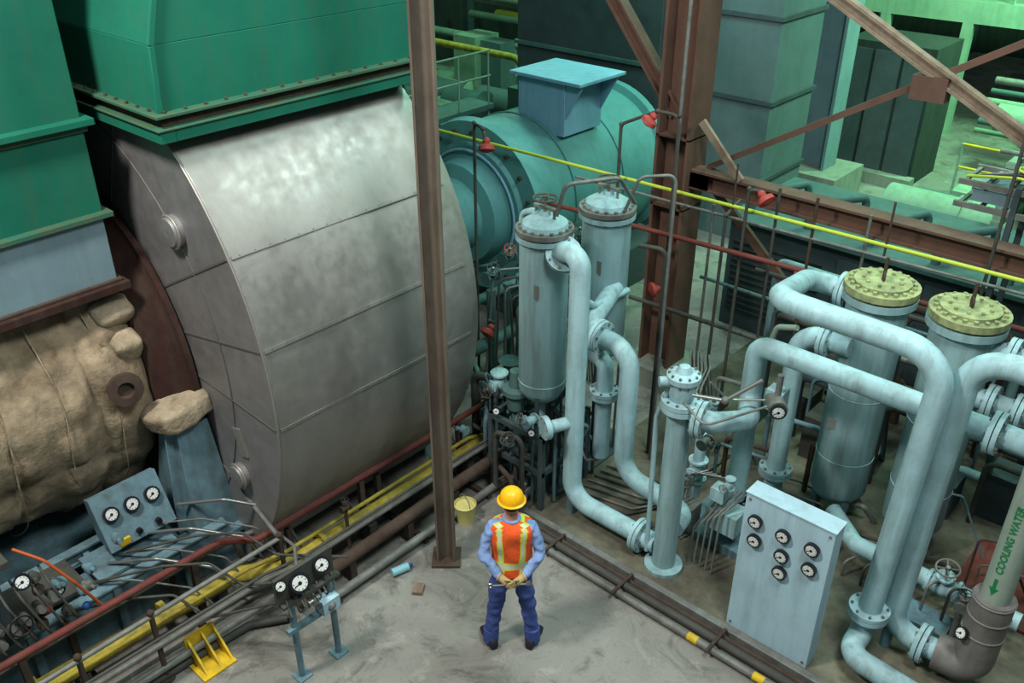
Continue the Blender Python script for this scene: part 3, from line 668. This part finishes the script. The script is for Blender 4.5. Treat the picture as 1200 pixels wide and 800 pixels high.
for i in range(16):
    x=random.uniform(-2.4,-1.0);y=random.uniform(1.6,2.4);z=random.uniform(.4,1.2)
    b.valve((x,y,z),random.choice([(1,0,0),(0,1,0),(0,0,1)]),random.uniform(.03,.05),random.choice(['slate','teal','skid','vessel']),random.choice(['dpipe','gpipe','valvered','dpipe']),(random.uniform(-.5,.5),-.8,.5))
b.gauge((-1.62,1.55,1.15),(.4,-.9,.3),.045);b.gauge((-1.1,1.55,1.1),(.4,-.9,.3),.045)
b.bb((-1.55,1.95,1.25),(-1.15,2.05,1.45),'slate') 
b.done()
b=B('generator_side_valves')
for i in range(9):
    x=-3.5+.25*(i%3);y=2.9+.3*i
    b.cyl((x,y,0),(x,y,1.3+.2*(i%3)),.06,'teal');b.valve((x,y,1.5+.2*(i%2)),(0,1,0),.06,'teal',['valvered','dpipe','bluep'][i%3],(.5,-.3,.8))
b.tube([(-3.6,2.4,1.2),(-3.5,6,1.2)],.07,'teal');b.tube([(-3.3,2.4,.7),(-3.2,6,.7)],.09,'teal')
for i in range(10): b.tube([(-3.2+i*.1,3+.1*i,0),(-3.2+i*.1,3.2,1.8-.1*i),(-2.6+i*.05,4,1.8-.05*i),(-2.6+i*.05,4.2,0)],.016,['gpipe','dpipe'][i%2],.1)
b.done()
b=B('bucket');b.lathe((-1.56,.95,0),(0,0,1),[(0,.1),(.22,.125),(.23,.13),(.24,.118),(.2,.11)],'bucket',24);b.torus((-1.56,.95,.22),(.3,1,0),.12,.006,'gpipe',20,6);b.done()
b=B('plastic_bottle');b.tube([(-1.5,-.2,.05),(-1.45,-.02,.05)],.045,'bottle');b.cyl((-1.45,-.02,.05),(-1.44,.03,.05),.02,'bluep');b.done()
b=B('wood_scrap');b.box((-1.15,-.15,.02),(.1,.14,.04),'rustbeige',.6);b.done()
# ------------------------------------------------------------------ background plant
b=B('equipment_cabinet');b.bb((-8.4,9.5,0),(-5,12,5.4),'slate')
for z in (1.5,3.0,4.4): b.bb((-8.45,9.45,z),(-4.95,12,z+.08),'teal')
b.bb((-8.5,9.4,5.4),(-4.9,12.1,5.5),'slate');b.done(bevel=.01)
b=B('ventilation_duct');b.bb((-4.3,10,0),(-3.0,11.6,6.5),'duct')
for z in (1.2,2.6,4,5.4): b.bb((-4.35,9.95,z),(-2.95,11.65,z+.07),'slate')
b.done()
b=B('hall_column');b.hbeam((-3.5,13.4,0),(-3.5,13.4,14),.6,.7,'bluegrey',(1,0,0),.06);b.bb((-4.3,12.7,0),(-2.7,14.1,.6),'bconc');b.done()
b=B('switchgear_bank');b.bb((-3.9,15,0),(-2.0,16.5,2.9),'dteal')
for i in range(3): b.bb((-3.85+i*.62,14.95,.2),(-3.3+i*.62,15.0,2.75),'slate')
b.bb((-4.0,14.7,0),(-1.9,15,.25),'bconc');b.done()
b=B('pump_enclosure');b.bb((-1.9,7,0),(3.2,9,1.75),'slate');b.bb((-1.95,6.9,1.75),(3.3,9.1,1.82),'teal')
for i in range(12):
    b.bb((-1.8,6.97,.3+i*.1),(-.4,7.0,.34+i*.1),'dteal')
for x in (-.2,1.0,2.2): b.bb((x,6.96,.1),(x+1.0,7.0,1.6),'slate')
for i in range(5): b.tube([(-1.7+i*.9,7.2,1.82),(-1.7+i*.9,7.2,2.1+.1*(i%2)),(-1.3+i*.9,8.2,2.1),(-1.3+i*.9,8.2,1.82)],.06,'teal',.12)
b.done(bevel=.01)
b=B('large_process_pipe')
for y,z,r,k in ((11.5,.8,.45,'ltgreen'),(12.9,.5,.3,'teal'),(17.4,1.2,.3,'ltgreen')):
    b.tube([(-1.2,y,z),(9,y,z)],r,k,seg=28)
    for x in (0,2.2,4.4): b.cyl((x,y,z),(x+.12,y,z),r*1.12,k,seg=28);b.bb((x,y-.3,0),(x+.15,y+.3,z),'bconc')
b.done()
b=B('walkway_platform');b.bb((-9,19.5,2.7),(10,25,3.2),'ltgreen')
for i in range(10): b.bb((-9+i*2,19.5,0),(-8.75+i*2,19.7,2.7),'ltgreen')
for z in (3.8,4.3): b.tube([(-9,19.6,z),(10,19.6,z)],.03,'ltgreen')
for i in range(19): b.cyl((-9+i,19.6,3.2),(-9+i,19.6,4.3),.025,'ltgreen')
for i in range(6): b.tube([(-2+i*.1,19.0-i*.25,.4+.3*i),(9,19.0-i*.25,.4+.3*i)],.06+.02*(i%2),['ltgreen','teal','gpipe'][i%3])
b.done()
b=B('lower_walkway')
b.bb((-.8,13.8,.5),(7,14.6,.58),'ltgreen')
for z in (1.05,1.5): b.tube([(-.8,13.85,z),(7,13.85,z)],.025,'safety')
for i in range(9): b.cyl((-.8+i*.95,13.85,0),(-.8+i*.95,13.85,1.5),.025,'ltgreen')
b.done()
b=B('pipe_bridge')
for i,(y,z,r,k) in enumerate(((9.7,2.3,.1,'ltgreen'),(10.3,2.0,.18,'ltgreen'),(10.0,2.9,.06,'gpipe'),(9.4,2.8,.035,'gpipe'))):
    b.tube([(.9,y,z),(9,y,z)],r,k)
for x in (1.1,3.4,5.6):
    b.bb((x-.06,9.3,1.68),(x+.06,10.7,1.8),'ltgreen');b.bb((x-.06,9.35,0),(x+.06,9.45,2.6),'ltgreen');b.bb((x-.06,10.55,0),(x+.06,10.65,2.6),'ltgreen');b.bb((x-.06,9.3,2.6),(x+.06,10.7,2.68),'ltgreen')
b.done()
b=B('cable_rack');
for z in (3.25,3.5): 
    for y in (5.6,6.2): b.bar((1.45,y,z),(3.4,y,z),.04,.06,'gpipe')
    for i in range(9): b.bar((1.5+i*.22,5.6,z),(1.5+i*.22,6.2,z),.04,.03,'gpipe')
for x in (2.05,3.3): 
    for y in (5.6,6.2): b.bb((x-.03,y-.03,0),(x+.03,y+.03,3.55),'slate')
for i in range(9): b.tube([(1.5+.05*i,5.65+.05*i,3.55),(2.0,5.7+.05*i,3.62+.02*(i%3)),(2.6,5.65+.05*i,3.56),(3.4,5.7+.045*i,3.6)],.016,['lime','black','gpipe'][i%3],.2)
b.torus((2.1,5.9,3.66),(0,.1,1),.17,.016,'lime');b.torus((2.13,5.92,3.69),(0,.1,1),.14,.016,'lime')
b.bb((1.6,5.65,3.3),(2.0,6.1,3.44),'bluegrey');b.bb((2.5,5.65,3.3),(3.0,6.1,3.44),'slate')
b.done()
b=B('distant_machinery')
random.seed(3)
def clutter(x,y):
    h=random.uniform(.4,2.2)
    if random.random()<.6: b.bb((x,y,0),(x+random.uniform(.4,1.4),y+random.uniform(.4,1.2),h),random.choice(['teal','bluegrey','ltgreen','duct']))
    else: b.lathe((x,y,.6),(1,0,0),[(0,.1),(.05,.35),(1.2,.35),(1.25,.42),(1.3,.42),(1.35,.1)],random.choice(['teal','ltgreen','duct']),20);b.bb((x,y-.3,0),(x+1.3,y+.3,.3),'bconc')
for i in range(46): clutter(random.uniform(-16,-10.4),random.uniform(4.5,18))
for i in range(10): clutter(random.uniform(-1.0,5),random.uniform(15,16.3))
for i in range(16):
    y=random.uniform(5,22);z=random.uniform(1,4);b.tube([(-17,y,z),(-9.8,y,z),(-9.8,y,0)],random.uniform(.04,.16),random.choice(['ltgreen','teal','gpipe','yellow']),.3)
b.done()
b=B('far_handrail')
for z in (2.4,2.9): b.tube([(-8.7,3,z),(-8.7,9,z)],.02,'ltgreen')
b.bb((-9.3,3,1.75),(-8.6,9,1.85),'teal')
for i in range(8): b.cyl((-8.7,3+i*.85,0),(-8.7,3+i*.85,2.9),.02,'ltgreen')
b.done()
# ------------------------------------------------------------------ worker
root=bpy.data.objects.new('worker',None);bpy.context.collection.objects.link(root)
vs=[(0,0,.95),(0,0,1.12),(0,.0,1.3),(0,0,1.44),(0,.01,1.53),(0,.02,1.6),
 (.17,0,1.44),(.26,-.07,1.2),(.235,-.11,1.17),(.1,-.2,1.02),
 (-.17,0,1.44),(-.26,-.07,1.2),(-.235,-.11,1.17),(-.1,-.2,1.02),
 (.1,0,.88),(.15,.01,.5),(.2,-.02,.1),
 (-.1,0,.88),(-.15,.01,.5),(-.2,-.02,.1)]
es=[(0,1),(1,2),(2,3),(3,4),(4,5),(3,6),(6,7),(7,8),(8,9),(3,10),(10,11),(11,12),(12,13),(0,14),(14,15),(15,16),(0,17),(17,18),(18,19)]
rad=[(.15,.12),(.145,.11),(.16,.12),(.12,.1),(.06,.06),(.055,.055),(.075,.075),(.058,.058),(.055,.055),(.04,.04),(.075,.075),(.058,.058),(.055,.055),(.04,.04),(.1,.1),(.078,.078),(.072,.067),(.1,.1),(.078,.078),(.072,.067)]
me=bpy.data.meshes.new('b');me.from_pydata(vs,es,[]);o=bpy.data.objects.new('b',me);bpy.context.collection.objects.link(o)
o.modifiers.new('s','SKIN')
for i,r in enumerate(rad): me.skin_vertices[0].data[i].radius=r
me.skin_vertices[0].data[0].use_root=True
o.modifiers.new('ss','SUBSURF').levels=3
dg=bpy.context.evaluated_depsgraph_get();bm_=bpy.data.meshes.new_from_object(o.evaluated_get(dg));bpy.data.objects.remove(o)
bm_.materials.clear()
for k in('jeans','shirt','skin'): bm_.materials.append(M[k])
for v in bm_.vertices:
    p=v.co.copy(); w=V((p.x*1,p.y*1,p.z*2.2)); v.co+=V((noise.noise(w*8),noise.noise(w*8+V((5,1,2))),0))*.02
for p in bm_.polygons:
    p.use_smooth=True;c=p.center
    p.material_index=2 if c.z>1.54 else (1 if (c.z>1.0 or (c.y<-.13 and c.z>.94)) else 0)
body=bpy.data.objects.new('body',bm_);bpy.context.collection.objects.link(body);body.parent=root
q=B('safety_vest')
Z=[.95,.97,1.0,1.04,1.06,1.08,1.10,1.12,1.17,1.22,1.27,1.32,1.37,1.42,1.46,1.495,1.52,1.535]
W=[.185,.183,.18,.178,.177,.176,.176,.176,.178,.182,.188,.194,.2,.203,.198,.165,.115,.075];D=[.145,.143,.14,.137,.136,.135,.135,.135,.137,.14,.143,.145,.145,.14,.13,.11,.09,.07]
N=96
def ringp(i):
    out=[]
    for j in range(N):
        t=2*math.pi*j/N;c,s_=math.cos(t),math.sin(t);e=lambda w:math.copysign(abs(w)**.8,w)
        p=V((W[i]*e(c),D[i]*e(s_),Z[i]));p+=V((noise.noise(p*8),noise.noise(p*8+V((3,3,3))),0))*.018;out.append(p)
    return out
RR=[ringp(i) for i in range(len(Z))]
for i in range(len(Z)-1):
    for j in range(N):
        P=[RR[i][j],RR[i][(j+1)%N],RR[i+1][(j+1)%N],RR[i+1][j]];c=sum(P,V())/4
        ax=abs(c.x);xs=.075+.02*(c.z-1)/.5;k='vest'
        if abs(ax-xs-.015)<.026: k='hivis'
        if abs(ax-xs-.015)<.009: k='silver'
        if 1.04<c.z<1.12: k='hivis' if not(1.06<c.z<1.10) else 'silver'
        q.add(P,[(0,1,2,3)],k,True)
q.add(RR[-1],[tuple(range(N))],'shirt')
o=q.done(180,parent=root);
bm=bmesh.new();bm.from_mesh(o.data);bmesh.ops.remove_doubles(bm,verts=bm.verts,dist=1e-5);bm.to_mesh(o.data);bm.free()
q=B('head')
hz=1.68;RR=[]
prof=[(-.115,.035,.03),(-.1,.05,.045),(-.07,.062,.066),(-.03,.072,.085),(.01,.076,.093),(.05,.076,.094),(.09,.066,.082),(.115,.045,.055),(.125,.015,.02)]
for dz,w,d in prof:
    RR.append([V((w*math.cos(2*math.pi*j/28),.02+d*math.sin(2*math.pi*j/28)+(.012 if dz<-.06 else 0),hz+dz)) for j in range(28)])
q.rings(RR,'skin')
q.lathe((0,.105,1.70),(0,.5,-1),[(0,.006),(.03,.013),(.045,.014),(.05,.004)],'skin',10)
for s_ in(-1,1):
    q.ball((s_*.03,.098,1.695),.012,'white',8);q.ball((s_*.03,.107,1.695),.006,'black',8);q.ball((s_*.078,.015,1.685),.028,'skin',10,(.35,.7,1.1))
q.bar((-.025,.104,1.63),(.025,.104,1.63),.01,.008,'oxide')
q.ball((0,.0,1.69),.083,'hair',16,(.95,1.05,.75))
q.tube([(0,.0,1.5),(0,.015,1.62)],.055,'skin')
q.torus((0,0,1.535),(0,0,1),.068,.018,'shirt',24,8)
q.done(60,parent=root)
q=B('hard_hat')
q.lathe((0,.01,1.725),(0,0,1),[(-.005,.124),(.005,.128),(.012,.110),(.04,.108),(.075,.097),(.105,.074),(.125,.044),(.132,.012),(.133,0)],'hat',36)
for i,w in enumerate((-.028,0,.028)):
    q.tube([(w,-.09,1.76),(w*.9,-.065,1.822),(w*.8,.01,1.862),(w*.9,.085,1.822),(w,.11,1.76)],.008,'hat',.06,8)
q.ball((0,.11,1.728),.065,'hat',14,(1.1,.7,.12))
q.done(50,parent=root)
for s_ in(-1,1):
    q=B('hand');wr=V((s_*.1,-.2,1.02));pc=V((s_*.045,-.225,.985))
    q.tube([wr+V((s_*.02,.01,.01)),wr,pc],[.036,.036],'glove',.03,12)
    q.ball(pc,.042,'glove',12,(1.1,.5,.95))
    for f_,(dz,L) in enumerate(((.028,.07),(.01,.08),(-.008,.074),(-.026,.058))):
        a0_=pc+V((-s_*.03,-.01-.012*(s_>0),dz));q.tube([a0_,a0_+V((-s_*L*.5,-.016,-.012)),a0_+V((-s_*L*.85,.004,-.03))],[.0105,.008],'glove',.012,8)
        q.ball(a0_+V((-s_*L*.85,.004,-.03)),.0085,'glove',8)
    q.tube([pc+V((s_*.02,0,.02)),pc+V((s_*.0,-.03,.055)),pc+V((-s_*.03,-.035,.06))],[.0125,.009],'glove',.015,8)
    q.torus(wr+V((s_*.015,.008,.01)),V((s_*1,.3,.4)),.038,.009,'glove',16,6)
    q.done(60,parent=root)
    q=B('boot');c=V((s_*.2,-.02,0));dr=V((s_*.38,.92,0)).normalized();sd=V((dr.y,-dr.x,0));RR=[]
    for d_,w,h0,h in((-.1,.03,0,.06),(-.09,.042,0,.1),(-.04,.047,0,.125),(.02,.046,0,.12),(.07,.05,0,.085),(.13,.053,0,.07),(.18,.045,0,.055),(.205,.02,0,.03)):
        ring=[]
        for j in range(16):
            t=2*math.pi*j/16;x=math.copysign(abs(math.cos(t))**.7,math.cos(t))*w;z=h/2+math.copysign(abs(math.sin(t))**.6,math.sin(t))*h/2
            ring.append(c+dr*d_+sd*x+V((0,0,z)))
        RR.append(ring)
    q.rings(RR,'boot');q.tube([c+V((0,0,.08)),c+V((0,0,.15))],.055,'boot');q.tube([c+V((0,0,.045)),c+V((-s_*.008,.004,.2))],[.076,.076],'jeans',.1,18)
    q.done(60,parent=root)
q=B('spanner');q.tube([(-.17,-.245,.965),(.13,-.245,.985)],.009,'copper');q.torus((-.19,-.245,.964),(0,1,0),.02,.008,'copper',14,6);q.bar((.13,-.245,.985),(.17,-.245,1.0),.014,.04,'copper')
q.done(parent=root)
root.rotation_euler=(0,0,math.radians(42));
# ------------------------------------------------------------------ lights
def area(name,loc,tgt,size,e,col):
    l=bpy.data.lights.new(name,'AREA');l.energy=e;l.size=size;l.color=col;l.shape='DISK'
    o=bpy.data.objects.new(name,l);o.location=loc;o.rotation_euler=(V(tgt)-V(loc)).to_track_quat('-Z','Y').to_euler();bpy.context.collection.objects.link(o)
area('overhead_fill',(-1.7,-4.6,9.8),(-.8,.5,0),1.2,800,(1,.96,.91))
area('overhead_fill',(4.5,-1,11),(0,2,0),2.5,700,(.93,.99,.98))  # broad fill added to brighten the scene, stands for no fixture
area('overhead_fill',(1.5,4.0,10),(0,3.2,0),2,400,(.74,1,.95))
area('mercury_lamp',(-3.2,7.6,8),(-3.5,7.5,0),1.5,230,(.45,1,.78))
area('mercury_lamp',(1.0,12.2,8),(0,12.8,0),2,600,(.45,1,.65))
area('mercury_lamp',(-11,11,8),(-11,10,0),2,420,(.4,1,.62))
area('mercury_lamp',(1,16.5,8),(0,20,2),2,1500,(.38,1,.52))
area('mercury_lamp',(-6,14,9),(-5,9,2),2,150,(.45,1,.8))
w=bpy.data.worlds.new('w');bpy.context.scene.world=w;w.use_nodes=True
w.node_tree.nodes['Background'].inputs[0].default_value=(.36,.52,.54,1);w.node_tree.nodes['Background'].inputs[1].default_value=.23
sc=bpy.context.scene
sc.view_settings.view_transform='Standard'
cam=bpy.data.cameras.new('camera');cam.sensor_width=36;cam.lens=1060/1200*36;cam.clip_end=200
co=bpy.data.objects.new('camera',cam);co.location=(4.11,-4.56,6.83);co.rotation_euler=(math.radians(90-29.76),0,math.radians(42))
bpy.context.collection.objects.link(co);sc.camera=co
